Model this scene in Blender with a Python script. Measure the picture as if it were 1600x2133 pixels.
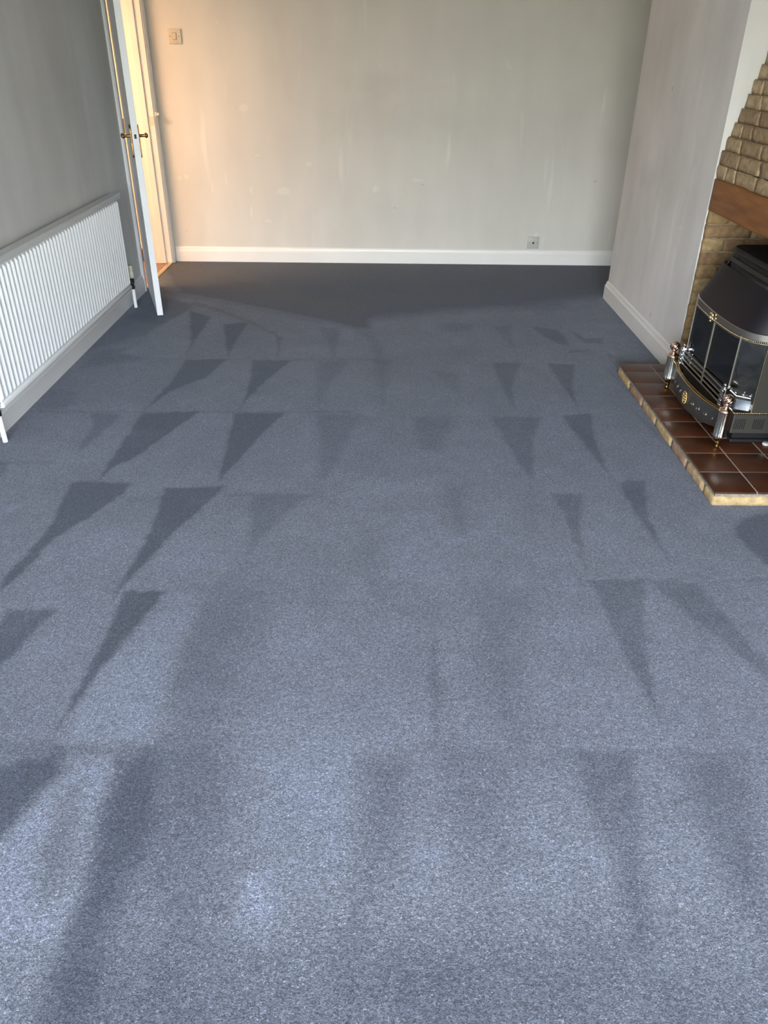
import bpy, bmesh, math, random
import numpy as np
from mathutils import Vector, Matrix, noise

for o in list(bpy.data.objects):
    bpy.data.objects.remove(o)
S = bpy.context.scene
C = S.collection
random.seed(7)

# ------------------------------------------------------------------ camera
pitch, roll, yaw = math.radians(30.8197), math.radians(0.644), math.radians(0.2464)
cyaw, syaw, cp, sp = math.cos(yaw), math.sin(yaw), math.cos(pitch), math.sin(pitch)
F = Vector((syaw*cp, cyaw*cp, -sp)); R0 = Vector((cyaw, -syaw, 0)); U0 = R0.cross(F)
R = R0*math.cos(roll)+U0*math.sin(roll); U = -R0*math.sin(roll)+U0*math.cos(roll)
cam = bpy.data.cameras.new('camera'); co = bpy.data.objects.new('camera', cam); C.objects.link(co)
co.matrix_world = Matrix(((R.x, U.x, -F.x, 0), (R.y, U.y, -F.y, 0), (R.z, U.z, -F.z, 1.42), (0, 0, 0, 1)))
cam.sensor_fit = 'HORIZONTAL'; cam.sensor_width = 36; cam.lens = 36*1610.6/1600
cam.clip_start = .02
S.camera = co

# ------------------------------------------------------------------ world, lights, exposure
S.view_settings.view_transform = 'Standard'; S.view_settings.look = 'None'
S.view_settings.exposure = 2.70; S.view_settings.gamma = 1; S.view_settings.use_curve_mapping = False
w = bpy.data.worlds.new('sky'); S.world = w; w.use_nodes = True
nt = w.node_tree; nt.nodes.clear()
tc = nt.nodes.new('ShaderNodeTexCoord'); sx = nt.nodes.new('ShaderNodeSeparateXYZ')
rp = nt.nodes.new('ShaderNodeValToRGB'); mp = nt.nodes.new('ShaderNodeMapRange')
bg = nt.nodes.new('ShaderNodeBackground'); ow = nt.nodes.new('ShaderNodeOutputWorld')
mp.inputs['From Min'].default_value = -1; mp.inputs['From Max'].default_value = 1
nt.links.new(tc.outputs['Generated'], sx.inputs[0]); nt.links.new(sx.outputs['Z'], mp.inputs['Value'])
nt.links.new(mp.outputs[0], rp.inputs[0]); nt.links.new(rp.outputs[0], bg.inputs[0]); nt.links.new(bg.outputs[0], ow.inputs[0])
e = rp.color_ramp.elements
e[0].position = .0; e[0].color = (.10, .105, .06, 1)
e[1].position = 1.; e[1].color = (.52, .70, 1.0, 1)
for p_, c_ in ((.47, (.165, .16, .11, 1)), (.53, (.48, .51, .49, 1)), (.62, (.80, .87, 1.0, 1))):
    n_ = e.new(p_); n_.color = c_
bg.inputs[1].default_value = 8.5
WX0, WX1, WZ0, WZ1, WY = -1.52, 1.20, 0.10, 2.04, -2.1      # the patio window in the wall behind the camera
pl = bpy.data.lights.new('window_daylight_portal', 'AREA'); pl.shape = 'RECTANGLE'; pl.size = WX1-WX0; pl.size_y = WZ1-WZ0
pl.cycles.is_portal = True
po = bpy.data.objects.new('window_daylight_portal', pl); C.objects.link(po)
po.location = ((WX0+WX1)/2, WY-.14, (WZ0+WZ1)/2); po.rotation_euler = (math.radians(90), 0, 0)
hl = bpy.data.lights.new('hall_ceiling_lamp', 'AREA'); hl.shape = 'DISK'; hl.size = .7; hl.energy = 9.5; hl.color = (1.0, .63, .36)
ho = bpy.data.objects.new('hall_ceiling_lamp', hl); C.objects.link(ho)
ho.location = (-2.62, 5.0, 1.95)

# ------------------------------------------------------------------ helpers
def link(name, me, m=None, parent=None):
    o = bpy.data.objects.new(name, me); C.objects.link(o)
    if m is not None:
        for k in (m if isinstance(m, (list, tuple)) else [m]): me.materials.append(k)
    if parent: o.parent = parent
    return o
def obj(name, bm, m=None, parent=None, smooth=None):
    """one mesh object; smooth = angle in degrees"""
    bmesh.ops.recalc_face_normals(bm, faces=bm.faces)
    me = bpy.data.meshes.new(name); bm.to_mesh(me); bm.free()
    if smooth:
        me.polygons.foreach_set('use_smooth', [True]*len(me.polygons))
        me.set_sharp_from_angle(angle=math.radians(smooth))
    return link(name, me, m, parent)
def tag(o, label, cat, group=None, kind=None):
    o['label'] = label; o['category'] = cat
    if group: o['group'] = group
    if kind: o['kind'] = kind
    return o
def struct(o, label, cat): return tag(o, label, cat, kind='structure')
def thing(name, label, cat, loc):
    o = bpy.data.objects.new(name, None); o.empty_display_size = .05; C.objects.link(o); o.location = loc
    return tag(o, label, cat)
def bx(bm, x0, x1, y0, y1, z0, z1, bev=0, seg=2, mi=0, org=None):
    ox, oy, oz = org or (0, 0, 0)
    r = bmesh.ops.create_cube(bm, size=1); vs = r['verts']
    for v in vs:
        v.co = Vector(((x0+x1)/2+v.co.x*(x1-x0)-ox, (y0+y1)/2+v.co.y*(y1-y0)-oy, (z0+z1)/2+v.co.z*(z1-z0)-oz))
    fs = set(f for v in vs for f in v.link_faces)
    if bev:
        es = list(set(e for v in vs for e in v.link_edges))
        g = bmesh.ops.bevel(bm, geom=es, offset=bev, segments=seg, profile=.5, affect='EDGES')
        fs = set(g['faces']) | set(f for f in fs if f.is_valid)
    for f in fs: f.material_index = mi
    return vs
def lathe(bm, prof, cx, cy, seg=24, flute=0, nfl=12):
    """prof = [(r, z)...] around a vertical axis"""
    rings = []
    for r, z in prof:
        ring = []
        for i in range(seg):
            a = 2*math.pi*i/seg
            rr = r*(1-flute*(.5-.5*math.cos(nfl*a))) if flute else r
            ring.append(bm.verts.new((cx+rr*math.cos(a), cy+rr*math.sin(a), z)))
        rings.append(ring)
    for a, b in zip(rings, rings[1:]):
        for i in range(seg):
            bm.faces.new((a[i], a[(i+1) % seg], b[(i+1) % seg], b[i]))
    if prof[0][0] > 1e-5: bm.faces.new(rings[0][::-1])
    if prof[-1][0] > 1e-5: bm.faces.new(rings[-1])
def tube(bm, pts, r, seg=10, closed=False):
    pts = [Vector(p) for p in pts]; n = len(pts); rings = []
    rad = r if isinstance(r, (list, tuple)) else [r]*n
    up = None
    for i, p in enumerate(pts):
        d = (pts[(i+1) % n]-pts[i-1]) if closed else (pts[min(i+1, n-1)]-pts[max(i-1, 0)])
        d.normalize()
        if up is None: up = Vector((0, 0, 1)) if abs(d.z) < .9 else Vector((1, 0, 0))
        s = d.cross(up).normalized(); up = s.cross(d).normalized()
        rings.append([bm.verts.new(p+(s*math.cos(2*math.pi*k/seg)+up*math.sin(2*math.pi*k/seg))*rad[i]) for k in range(seg)])
    pr = list(zip(rings, rings[1:])) + ([(rings[-1], rings[0])] if closed else [])
    for a, b in pr:
        for k in range(seg): bm.faces.new((a[k], a[(k+1) % seg], b[(k+1) % seg], b[k]))
    if not closed: bm.faces.new(rings[0][::-1]); bm.faces.new(rings[-1])
def sweep(bm, path, prof, cap=True):
    """prof = closed list of (u, z): u along the path's right-hand normal in plan; path = [(x, y)...]"""
    n = len(path); rings = []
    for i in range(n):
        a = Vector(path[max(i-1, 0)]); b = Vector(path[min(i+1, n-1)]); d = (b-a).normalized()
        nx, ny = d.y, -d.x
        rings.append([bm.verts.new((path[i][0]+nx*u, path[i][1]+ny*u, z)) for u, z in prof])
    m = len(prof)
    for a, b in zip(rings, rings[1:]):
        for k in range(m): bm.faces.new((a[k], a[(k+1) % m], b[(k+1) % m], b[k]))
    if cap: bm.faces.new(rings[0][::-1]); bm.faces.new(rings[-1])
def prism(bm, poly, axis, a, b, bev=0):
    """extrude a closed polygon along an axis: 'y' -> poly (x,z); 'x' -> poly (y,z); 'z' -> poly (x,y)"""
    def P(p, t): return {'y': (p[0], t, p[1]), 'x': (t, p[0], p[1]), 'z': (p[0], p[1], t)}[axis]
    v0 = [bm.verts.new(P(p, a)) for p in poly]; v1 = [bm.verts.new(P(p, b)) for p in poly]
    n = len(poly)
    fs = [bm.faces.new(v0[::-1]), bm.faces.new(v1)]
    for i in range(n): fs.append(bm.faces.new((v0[i], v0[(i+1) % n], v1[(i+1) % n], v1[i])))
    if bev:
        es = list(set(e for f in fs for e in f.edges))
        bmesh.ops.bevel(bm, geom=es, offset=bev, segments=2, profile=.5, affect='EDGES')
def ball(bm, c, r, sub=2, sc=(1, 1, 1)):
    g = bmesh.ops.create_icosphere(bm, subdivisions=sub, radius=r)
    for v in g['verts']: v.co = Vector((c[0]+v.co.x*sc[0], c[1]+v.co.y*sc[1], c[2]+v.co.z*sc[2]))
    return g['verts']
def rough_brick(bm, x0, x1, y0, y1, z0, z1, amp=.003, rnd=.006, mi=0, cuts=3):
    """a hand-made looking brick: gridded box with worn corners and an uneven face"""
    dims = (x1-x0, y1-y0, z1-z0); nn = [max(2, min(9, int(d/.018)+1)) for d in dims]; grid = {}
    def gv(i, j, k):
        if (i, j, k) not in grid: grid[(i, j, k)] = bm.verts.new((i/nn[0]-.5, j/nn[1]-.5, k/nn[2]-.5))
        return grid[(i, j, k)]
    for ax in range(3):
        u, v = [q for q in range(3) if q != ax]
        for side in (0, nn[ax]):
            for i in range(nn[u]):
                for j in range(nn[v]):
                    q = []
                    for di, dj in ((0, 0), (1, 0), (1, 1), (0, 1)):
                        t = [0, 0, 0]; t[ax] = side; t[u] = i+di; t[v] = j+dj; q.append(gv(*t))
                    bm.faces.new(q)
    vs = list(grid.values())
    c = Vector(((x0+x1)/2, (y0+y1)/2, (z0+z1)/2)); h = Vector(((x1-x0)/2, (y1-y0)/2, (z1-z0)/2))
    seed = Vector((random.random()*50, random.random()*50, random.random()*50))
    for v in vs:
        p = Vector((v.co.x*2*h.x, v.co.y*2*h.y, v.co.z*2*h.z))
        q = Vector([max(-(h[i]-rnd), min(h[i]-rnd, p[i])) for i in range(3)])
        d = p-q
        if d.length > rnd: p = q+d.normalized()*rnd
        nv = noise.noise_vector((p*28)+seed)*amp+noise.noise_vector((p*90)+seed)*amp*.45
        v.co = c+p+nv
    for v in vs:
        for f in v.link_faces: f.material_index = mi; f.smooth = True

# ------------------------------------------------------------------ materials
def mat(name, col, rough=.6, metal=0, spec=.5, bump=None, var=None, coat=0):
    """bump=(scale,strength,dist)  var=(scale,amount[,stretch xyz]) : the surface's own mottling"""
    m = bpy.data.materials.new(name); m.use_nodes = True; t = m.node_tree; b = t.nodes['Principled BSDF']
    b.inputs['Base Color'].default_value = (*col, 1); b.inputs['Roughness'].default_value = rough
    b.inputs['Metallic'].default_value = metal; b.inputs['Specular IOR Level'].default_value = spec
    b.inputs['Coat Weight'].default_value = coat
    L = t.links.new
    tc = t.nodes.new('ShaderNodeTexCoord')
    if var:
        mpn = t.nodes.new('ShaderNodeMapping'); L(tc.outputs['Object'], mpn.inputs[0])
        if len(var) > 2: mpn.inputs['Scale'].default_value = var[2]
        n = t.nodes.new('ShaderNodeTexNoise'); n.inputs['Scale'].default_value = var[0]; n.inputs['Detail'].default_value = 5
        L(mpn.outputs[0], n.inputs['Vector'])
        r = t.nodes.new('ShaderNodeValToRGB'); a = var[1]
        r.color_ramp.elements[0].position = .3; r.color_ramp.elements[1].position = .7
        r.color_ramp.elements[0].color = (*[c*(1-a) for c in col], 1); r.color_ramp.elements[1].color = (*[min(1, c*(1+a)) for c in col], 1)
        L(n.outputs['Fac'], r.inputs[0]); L(r.outputs[0], b.inputs['Base Color'])
    if bump:
        n2 = t.nodes.new('ShaderNodeTexNoise'); n2.inputs['Scale'].default_value = bump[0]; n2.inputs['Detail'].default_value = 4
        L(tc.outputs['Object'], n2.inputs['Vector'])
        bp = t.nodes.new('ShaderNodeBump'); bp.inputs['Strength'].default_value = bump[1]; bp.inputs['Distance'].default_value = bump[2]
        L(n2.outputs['Fac'], bp.inputs['Height']); L(bp.outputs[0], b.inputs['Normal'])
    return m
def wall_mat(name, col, marks=0, streak=.05):
    """emulsion paint: rolled vertical streaks, orange-peel bump, a few pale scuffs"""
    m = mat(name, col, .75, spec=.3)
    t = m.node_tree; L = t.links.new; b = t.nodes['Principled BSDF']
    tc = t.nodes.new('ShaderNodeTexCoord')
    def nz(scale, sc, det=4):
        mp_ = t.nodes.new('ShaderNodeMapping'); mp_.inputs['Scale'].default_value = sc; L(tc.outputs['Object'], mp_.inputs[0])
        n = t.nodes.new('ShaderNodeTexNoise'); n.inputs['Scale'].default_value = scale; n.inputs['Detail'].default_value = det
        L(mp_.outputs[0], n.inputs['Vector']); return n.outputs['Fac']
    def rng(x, a, b_, c, d):
        r = t.nodes.new('ShaderNodeMapRange'); L(x, r.inputs['Value'])
        for k, v in zip(('From Min', 'From Max', 'To Min', 'To Max'), (a, b_, c, d)): r.inputs[k].default_value = v
        return r.outputs[0]
    def mul(x, y):
        k = t.nodes.new('ShaderNodeMath'); k.operation = 'MULTIPLY'; L(x, k.inputs[0]); L(y, k.inputs[1]); return k.outputs[0]
    f = rng(nz(5, (1, 1, .22)), .3, .7, 1-streak, 1+streak)
    f = mul(f, rng(nz(2.2, (1, 1, 1)), .3, .7, 1-streak, 1+streak))
    f = mul(f, rng(nz(9, (1, 1, .12), 2), .66, .74, 1, 1+marks))
    f = mul(f, rng(nz(6.5, (1, 1, 1.0), 6), .70, .73, 1, 1+marks))
    v = t.nodes.new('ShaderNodeVectorMath'); v.operation = 'SCALE'; v.inputs[0].default_value = col; L(f, v.inputs['Scale'])
    L(v.outputs[0], b.inputs['Base Color'])
    bp = t.nodes.new('ShaderNodeBump'); bp.inputs['Strength'].default_value = .12; bp.inputs['Distance'].default_value = .002
    L(nz(160, (1, 1, 1), 2), bp.inputs['Height']); L(bp.outputs[0], b.inputs['Normal'])
    return m
def adopt(o, root):
    o.parent = root; o.matrix_parent_inverse = Matrix.Translation(-Vector(root.location)); return o
def part(name, bm, m, root, smooth=None):          # a part built in room coordinates under an Empty
    return adopt(obj(name, bm, m, None, smooth), root)

# ------------------------------------------------------------------ the room
WALL = (.63, .61, .56)
M_wall = wall_mat('wall_paint', WALL, marks=.10, streak=.035)
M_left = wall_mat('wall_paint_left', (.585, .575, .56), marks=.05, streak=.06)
M_chim = wall_mat('wall_paint_chimney', (.73, .715, .695), marks=.07, streak=.07)
def scuff(m, spots):
    """soft smudges / scrapes at fixed places: (x,y,z, rx,ry,rz, factor)"""
    t = m.node_tree; L = t.links.new; b = t.nodes['Principled BSDF']; src = b.inputs['Base Color'].links[0].from_socket
    tc = t.nodes.new('ShaderNodeTexCoord')
    for (x, y, z, rx, ry, rz_, f, hard) in spots:
        mp_ = t.nodes.new('ShaderNodeMapping'); mp_.vector_type = 'POINT'
        mp_.inputs['Scale'].default_value = (1/rx, 1/ry, 1/rz_); mp_.inputs['Location'].default_value = (-x/rx, -y/ry, -z/rz_)
        L(tc.outputs['Object'], mp_.inputs[0])
        ln = t.nodes.new('ShaderNodeVectorMath'); ln.operation = 'LENGTH'; L(mp_.outputs[0], ln.inputs[0])
        n = t.nodes.new('ShaderNodeTexNoise'); n.inputs['Scale'].default_value = 40 if hard else 9; L(tc.outputs['Object'], n.inputs['Vector'])
        ad = t.nodes.new('ShaderNodeMath'); ad.operation = 'ADD'; L(ln.outputs['Value'], ad.inputs[0]); L(n.outputs['Fac'], ad.inputs[1])
        r = t.nodes.new('ShaderNodeMapRange'); r.interpolation_type = 'SMOOTHSTEP'; L(ad.outputs[0], r.inputs['Value'])
        for k, v in zip(('From Min', 'From Max', 'To Min', 'To Max'), (1.1 if hard else .5, 1.3 if hard else 1.6, f, 1)): r.inputs[k].default_value = v
        v = t.nodes.new('ShaderNodeVectorMath'); v.operation = 'SCALE'; L(src, v.inputs[0]); L(r.outputs[0], v.inputs['Scale']); src = v.outputs[0]
    L(src, b.inputs['Base Color'])
M_ceil = mat('ceiling_paint', (.75, .74, .71), .8)
M_white = mat('white_gloss_paint', (.78, .77, .74), .35, bump=(60, .05, .001), var=(3, .03))
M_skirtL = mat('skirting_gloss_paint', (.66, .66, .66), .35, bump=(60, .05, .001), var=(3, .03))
M_door = mat('door_gloss_paint', (.74, .75, .77), .35, var=(4, .03))

W_ = [(-1.509, .594, .02, .015), (-1.461, .607, .02, .02), (-1.277, .543, .008, .05), (-1.169, .594, .008, .05), (-.99, .519, .010, .03), (-.923, .755, .03, .008),
      (-.744, .515, .05, .03), (-.999, 1.062, .04, .03), (-.88, .303, .03, .01), (-1.0, .36, .01, .05), (-.55, .70, .02, .02), (.25, .60, .05, .012)]
scuff(M_wall, [(x, 6.168, z, rx*1.25, .02, rz_*1.25, 1.07, True) for x, z, rx, rz_ in W_] +
      [(.284, 6.168, .568, .012, .02, .006, .72, True), (1.562, 6.168, .604, .016, .02, .007, .7, True), (.08, 6.168, .405, .012, .02, .006, .78, True),
       (-1.508, 6.168, .224, .009, .02, .009, .78, True), (.16, 6.168, 1.0, .75, .3, .22, .93, False), (-.05, 6.168, 1.22, .45, .3, .10, .95, False)])
scuff(M_chim, [(1.5, 4.791, .804, .2, .22, .10, .90, False), (1.5, 4.07, .882, .02, .035, .10, 1.05, True), (1.5, 4.078, .70, .02, .03, .16, 1.05, True),
               (1.5, 4.10, .46, .02, .03, .16, 1.05, True), (1.5, 4.5, .62, .2, .05, .22, 1.08, False), (1.5, 4.126, 1.02, .02, .03, .08, 1.04, True),
               (1.5, 4.597, 1.264, .02, .008, .02, .68, True), (1.5, 4.293, .164, .02, .012, .018, .78, True)])

XL, XC, YB, YS, YE, YN = -1.626, 1.500, 6.168, 5.215, 3.800, 2.450   # walls, far end of the breast, recess ends
ZC, YR = 2.42, WY
D0, D1, DT = 5.335, 6.095, 2.0                                       # doorway in the left wall

# carpet: a fine grid that carries how the pile lies (brushed towards or away) and painted light falloff
PILE_SHADE = [
(0.9,0.012,[(-1.228,4.849),(-1.06,4.701),(-1.058,4.471),(-1.063,4.201),(-1.061,4.033),(-1.091,4.267)]),
(0.9,0.01,[(-0.954,4.568),(-0.818,4.601),(-0.829,4.284),(-0.832,3.986),(-0.886,4.248)]),
(0.7,0.008,[(-0.62,4.386),(-0.584,4.334),(-0.566,4.111),(-0.561,3.964),(-0.585,4.183)]),
(0.45,0.012,[(-1.248,5.067),(-1.033,4.877),(-0.813,4.65),(-0.626,4.412),(-0.62,4.359),(-0.81,4.592),(-1.028,4.814),(-1.229,4.978)]),
(0.45,0.014,[(-0.388,4.53),(-0.25,4.515),(-0.249,4.268),(-0.262,3.973),(-0.306,4.224)]),
(0.28,0.03,[(-0.117,4.465),(-0.044,4.024),(-0.032,3.891),(0.008,3.892),(0.008,4.2),(-0.064,4.457)]),
(0.32,0.03,[(-1.53,5.367),(-0.963,5.1),(-0.452,4.782),(-0.146,4.585),(-0.079,4.367),(-0.112,4.349),(-0.177,4.472),(-0.462,4.651),(-0.952,4.955),(-1.494,5.221)]),
(0.75,0.04,[(-1.592,5.29),(-1.445,5.14),(-1.229,4.978),(-1.224,4.828),(-1.296,4.528),(-1.492,4.617),(-1.581,4.693)]),
(0.6,0.05,[(-1.632,4.363),(-1.571,4.744),(-1.353,4.701),(-1.269,4.419),(-1.398,4.326),(-1.616,4.072)]),
(0.5,0.04,[(-1.555,3.813),(-1.578,4.034),(-1.42,4.117),(-1.23,4.099),(-1.207,4.006),(-1.31,3.913),(-1.488,3.836)]),
(0.4,0.03,[(-1.662,3.513),(-1.457,3.487),(-1.429,3.34),(-1.465,3.283),(-1.584,3.281)]),
(0.95,0.009,[(-1.047,3.935),(-0.832,3.956),(-0.881,3.687),(-1.01,3.517),(-1.047,3.425),(-1.085,3.27),(-1.068,3.455),(-1.042,3.656)]),
(0.95,0.009,[(-0.694,3.945),(-0.485,3.944),(-0.595,3.609),(-0.646,3.348),(-0.655,3.281),(-0.648,3.477),(-0.664,3.693)]),
(0.4,0.02,[(-0.349,3.933),(-0.171,3.938),(-0.245,3.677),(-0.298,3.38),(-0.311,3.432)]),
(0.35,0.03,[(-0.054,3.979),(0.047,3.981),(0.02,3.619),(0.004,3.364),(-0.027,3.618)]),
(1.0,0.009,[(-1.093,3.227),(-0.835,3.265),(-0.903,3.061),(-0.977,2.836),(-1.048,2.723),(-1.082,2.599),(-1.085,2.803),(-1.086,2.975)]),
(1.0,0.009,[(-0.678,3.247),(-0.441,3.253),(-0.508,3.05),(-0.57,2.805),(-0.621,2.593),(-0.646,2.901),(-0.659,3.111)]),
(0.6,0.012,[(-1.312,3.232),(-1.174,3.214),(-1.202,3.035),(-1.226,2.888),(-1.249,2.83),(-1.253,3.053)]),
(0.45,0.025,[(-0.296,3.235),(-0.087,3.24),(-0.152,2.995),(-0.196,2.667),(-0.241,2.615),(-0.263,2.909)]),
(0.45,0.015,[(0.658,4.573),(0.768,4.595),(0.736,4.247),(0.733,4.062),(0.715,4.272)]),
(0.7,0.014,[(0.896,4.581),(1.04,4.529),(1.066,4.385),(1.052,4.223),(0.993,4.28),(0.941,4.39)]),
(0.7,0.012,[(1.125,4.522),(1.173,4.354),(1.281,4.375),(1.248,4.271),(1.147,4.285),(1.125,4.387)]),
(0.6,0.012,[(1.039,4.158),(1.144,4.161),(1.135,4.121),(1.031,4.118)]),
(0.6,0.012,[(1.238,4.14),(1.26,4.093),(1.245,4.023),(1.229,4.061)]),
(0.6,0.014,[(0.583,3.944),(0.737,3.949),(0.662,3.688),(0.638,3.59),(0.615,3.3),(0.591,3.589)]),
(0.8,0.01,[(0.879,3.938),(1.02,3.927),(0.942,3.617),(0.909,3.318),(0.905,3.504),(0.89,3.741)]),
(0.5,0.016,[(1.168,3.91),(1.192,3.853),(1.22,3.434),(1.186,3.611)]),
(0.4,0.03,[(0.139,3.229),(0.344,3.234),(0.281,3.038),(0.232,2.879),(0.159,2.895),(0.149,3.075)]),
(0.6,0.014,[(0.491,3.237),(0.719,3.232),(0.644,2.974),(0.589,2.631),(0.552,2.772),(0.519,3.024)]),
(0.85,0.01,[(0.819,3.245),(0.96,3.286),(0.911,2.999),(0.894,2.717),(0.908,2.63),(0.873,2.813),(0.848,3.031)]),
(0.5,0.014,[(1.156,3.335),(1.201,3.174),(1.235,2.978),(1.234,2.851),(1.175,3.038)]),
(0.3,0.03,[(0.268,3.793),(0.394,3.755),(0.367,3.491),(0.319,3.627)]),
(0.35,0.03,[(0.343,4.639),(0.547,4.626),(0.518,4.476),(0.348,4.47)]),
(1.0,0.009,[(-1.172,2.578),(-0.943,2.575),(-0.974,2.454),(-1.023,2.334),(-1.098,2.192),(-1.117,2.035),(-1.154,1.889),(-1.179,1.948),(-1.15,2.118),(-1.142,2.268),(-1.156,2.398)]),
(1.0,0.009,[(-0.813,2.547),(-0.624,2.551),(-0.591,2.57),(-0.64,2.408),(-0.701,2.259),(-0.742,2.096),(-0.782,1.962),(-0.804,1.839),(-0.801,1.974),(-0.788,2.153),(-0.8,2.388)]),
(0.5,0.02,[(-0.476,2.491),(-0.266,2.495),(-0.334,2.379),(-0.398,2.218),(-0.437,2.101),(-0.457,2.344)]),
(1.0,0.01,[(-0.782,1.895),(-0.647,1.897),(-0.673,1.83),(-0.696,1.708),(-0.723,1.616),(-0.745,1.521),(-0.769,1.409),(-0.785,1.337),(-0.777,1.485),(-0.771,1.665),(-0.773,1.805)]),
(0.9,0.014,[(-1.095,1.801),(-0.951,1.81),(-0.972,1.736),(-0.987,1.652),(-1.011,1.555),(-1.047,1.465),(-1.141,1.671),(-1.088,1.735)]),
(0.42,0.08,[(-0.521,1.928),(-0.45,2.032),(-0.337,1.87),(-0.378,1.591),(-0.374,1.224),(-0.517,1.223),(-0.557,1.497),(-0.552,1.764)]),
(-0.5,0.03,[(-0.636,1.882),(-0.524,1.884),(-0.543,1.742),(-0.548,1.497),(-0.537,1.291),(-0.754,1.299),(-0.732,1.54),(-0.678,1.74)]),
(0.6,0.03,[(-0.97,1.297),(-0.534,1.287),(-0.53,1.271),(-0.956,1.267)]),
(1.0,0.03,[(-0.955,1.219),(-0.874,1.233),(-0.742,1.266),(-0.726,1.207),(-0.761,1.116),(-0.79,1.038),(-0.842,0.976)]),
(-0.6,0.02,[(-0.719,1.187),(-0.619,1.261),(-0.599,1.105),(-0.584,0.916),(-0.584,0.777),(-0.581,0.659),(-0.708,0.658),(-0.831,0.914),(-0.783,1.021)]),
(0.55,0.04,[(-0.697,1.154),(-0.675,1.167),(-0.635,1.022),(-0.625,0.876),(-0.657,0.876),(-0.686,0.999)]),
(0.9,0.035,[(-0.61,1.257),(-0.527,1.262),(-0.474,1.094),(-0.502,0.877),(-0.485,0.659),(-0.569,0.659),(-0.58,0.777),(-0.579,0.916),(-0.594,1.105)]),
(0.5,0.12,[(-0.525,1.251),(-0.297,1.225),(-0.28,0.981),(-0.244,0.661),(-0.493,0.659),(-0.517,0.897)]),
(-0.5,0.03,[(-0.275,0.949),(-0.222,0.987),(-0.191,0.884),(-0.211,0.819),(-0.256,0.86)]),
(-0.3,0.08,[(-0.328,1.282),(-0.056,1.284),(-0.058,1.027),(-0.183,0.981),(-0.287,1.025)]),
(0.45,0.05,[(-0.056,1.27),(0.068,1.243),(0.042,0.983),(-0.024,0.881),(-0.044,0.662),(-0.068,0.662),(-0.046,0.983)]),
(0.3,0.06,[(0.16,1.287),(0.331,1.288),(0.293,1.1),(0.215,0.883),(0.16,0.882),(0.157,1.099)]),
(0.5,0.025,[(0.464,1.272),(0.603,1.281),(0.564,1.103),(0.521,0.885),(0.503,0.793),(0.469,0.828),(0.482,0.987),(0.455,1.127)]),
(0.5,0.035,[(0.689,1.249),(0.863,1.276),(0.787,1.0),(0.733,0.839),(0.698,0.886),(0.703,1.056)]),
(0.3,0.015,[(0.397,1.277),(0.877,1.285),(0.873,1.273),(0.395,1.264)]),
(0.6,0.012,[(0.632,2.53),(0.759,2.532),(0.72,2.398),(0.685,2.236),(0.664,2.09),(0.656,1.996),(0.657,2.221),(0.656,2.38)]),
(0.75,0.01,[(0.914,2.63),(1.022,2.632),(0.959,2.402),(0.941,2.21),(0.943,2.086),(0.915,2.319),(0.913,2.47)]),
(0.65,0.014,[(0.658,1.97),(0.827,1.973),(0.772,1.781),(0.724,1.557),(0.697,1.384),(0.677,1.575),(0.668,1.715),(0.663,1.896)]),
(0.55,0.016,[(0.847,1.973),(0.981,1.97),(1.012,1.83),(1.043,1.678),(1.084,1.543),(1.052,1.471),(0.969,1.677),(0.917,1.783),(0.872,1.887)]),
(1.0,0.02,[(1.27,2.341),(1.399,2.403),(1.622,2.431),(1.414,2.007),(1.258,2.072),(1.24,2.142),(1.22,2.254)]),
(0.35,0.06,[(0.32,1.915),(0.483,1.918),(0.417,1.777),(0.333,1.303),(0.27,1.463),(0.289,1.753)]),
(0.5,0.02,[(0.143,1.708),(0.154,1.698),(0.152,1.496),(0.142,1.331),(0.133,1.331),(0.136,1.496)]),
(0.35,0.05,[(0.239,2.586),(0.3,2.55),(0.291,2.245),(0.241,2.244)]),
(0.25,0.05,[(-0.107,2.301),(0.01,2.271),(-0.003,1.862),(-0.097,2.038)]),
(0.4,0.01,[(-1.561,3.248),(-0.145,3.282),(-0.144,3.26),(-1.552,3.227)]),
(0.3,0.01,[(-1.04,3.95),(-0.056,3.978),(-0.056,3.956),(-1.035,3.928)]),
(0.35,0.012,[(-1.179,2.59),(-0.905,2.587),(-0.901,2.572),(-1.174,2.574)]),
(0.4,0.012,[(-0.579,2.504),(-0.24,2.503),(-0.239,2.489),(-0.577,2.49)]),
(0.4,0.012,[(-1.523,2.751),(-1.314,2.756),(-1.305,2.731),(-1.512,2.726)]),
(0.5,0.02,[(-1.557,2.742),(-1.481,2.744),(-1.453,2.631),(-1.474,2.554)]),
(0.3,0.012,[(0.651,1.975),(1.223,1.989),(1.217,1.976),(0.648,1.963)]),
(-0.9,0.004,[(0.945,1.975),(0.974,1.98),(1.232,2.01),(1.23,2.005),(0.991,1.975),(0.95,1.967)]),
(-0.7,0.012,[(-1.346,2.378),(-1.32,2.42),(-1.3,2.399),(-1.318,2.352)]),
(-0.35,0.02,[(-1.364,4.416),(-1.227,4.828),(-1.086,4.234),(-1.055,3.972),(-1.274,3.966),(-1.423,4.038),(-1.317,4.227)]),
(0.3,0.04,[(0.829,5.587),(1.517,5.588),(1.457,5.331),(0.838,5.394)]),
(0.3,0.05,[(0.783,5.094),(1.214,5.11),(1.181,4.943),(0.77,4.876)]),
(0.3,0.04,[(0.266,5.25),(0.61,5.449),(0.863,5.333),(0.774,5.151),(0.322,5.078)]),
(0.25,0.05,[(-0.068,5.974),(0.743,6.069),(0.727,5.919),(-0.03,5.829)]),
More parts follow.
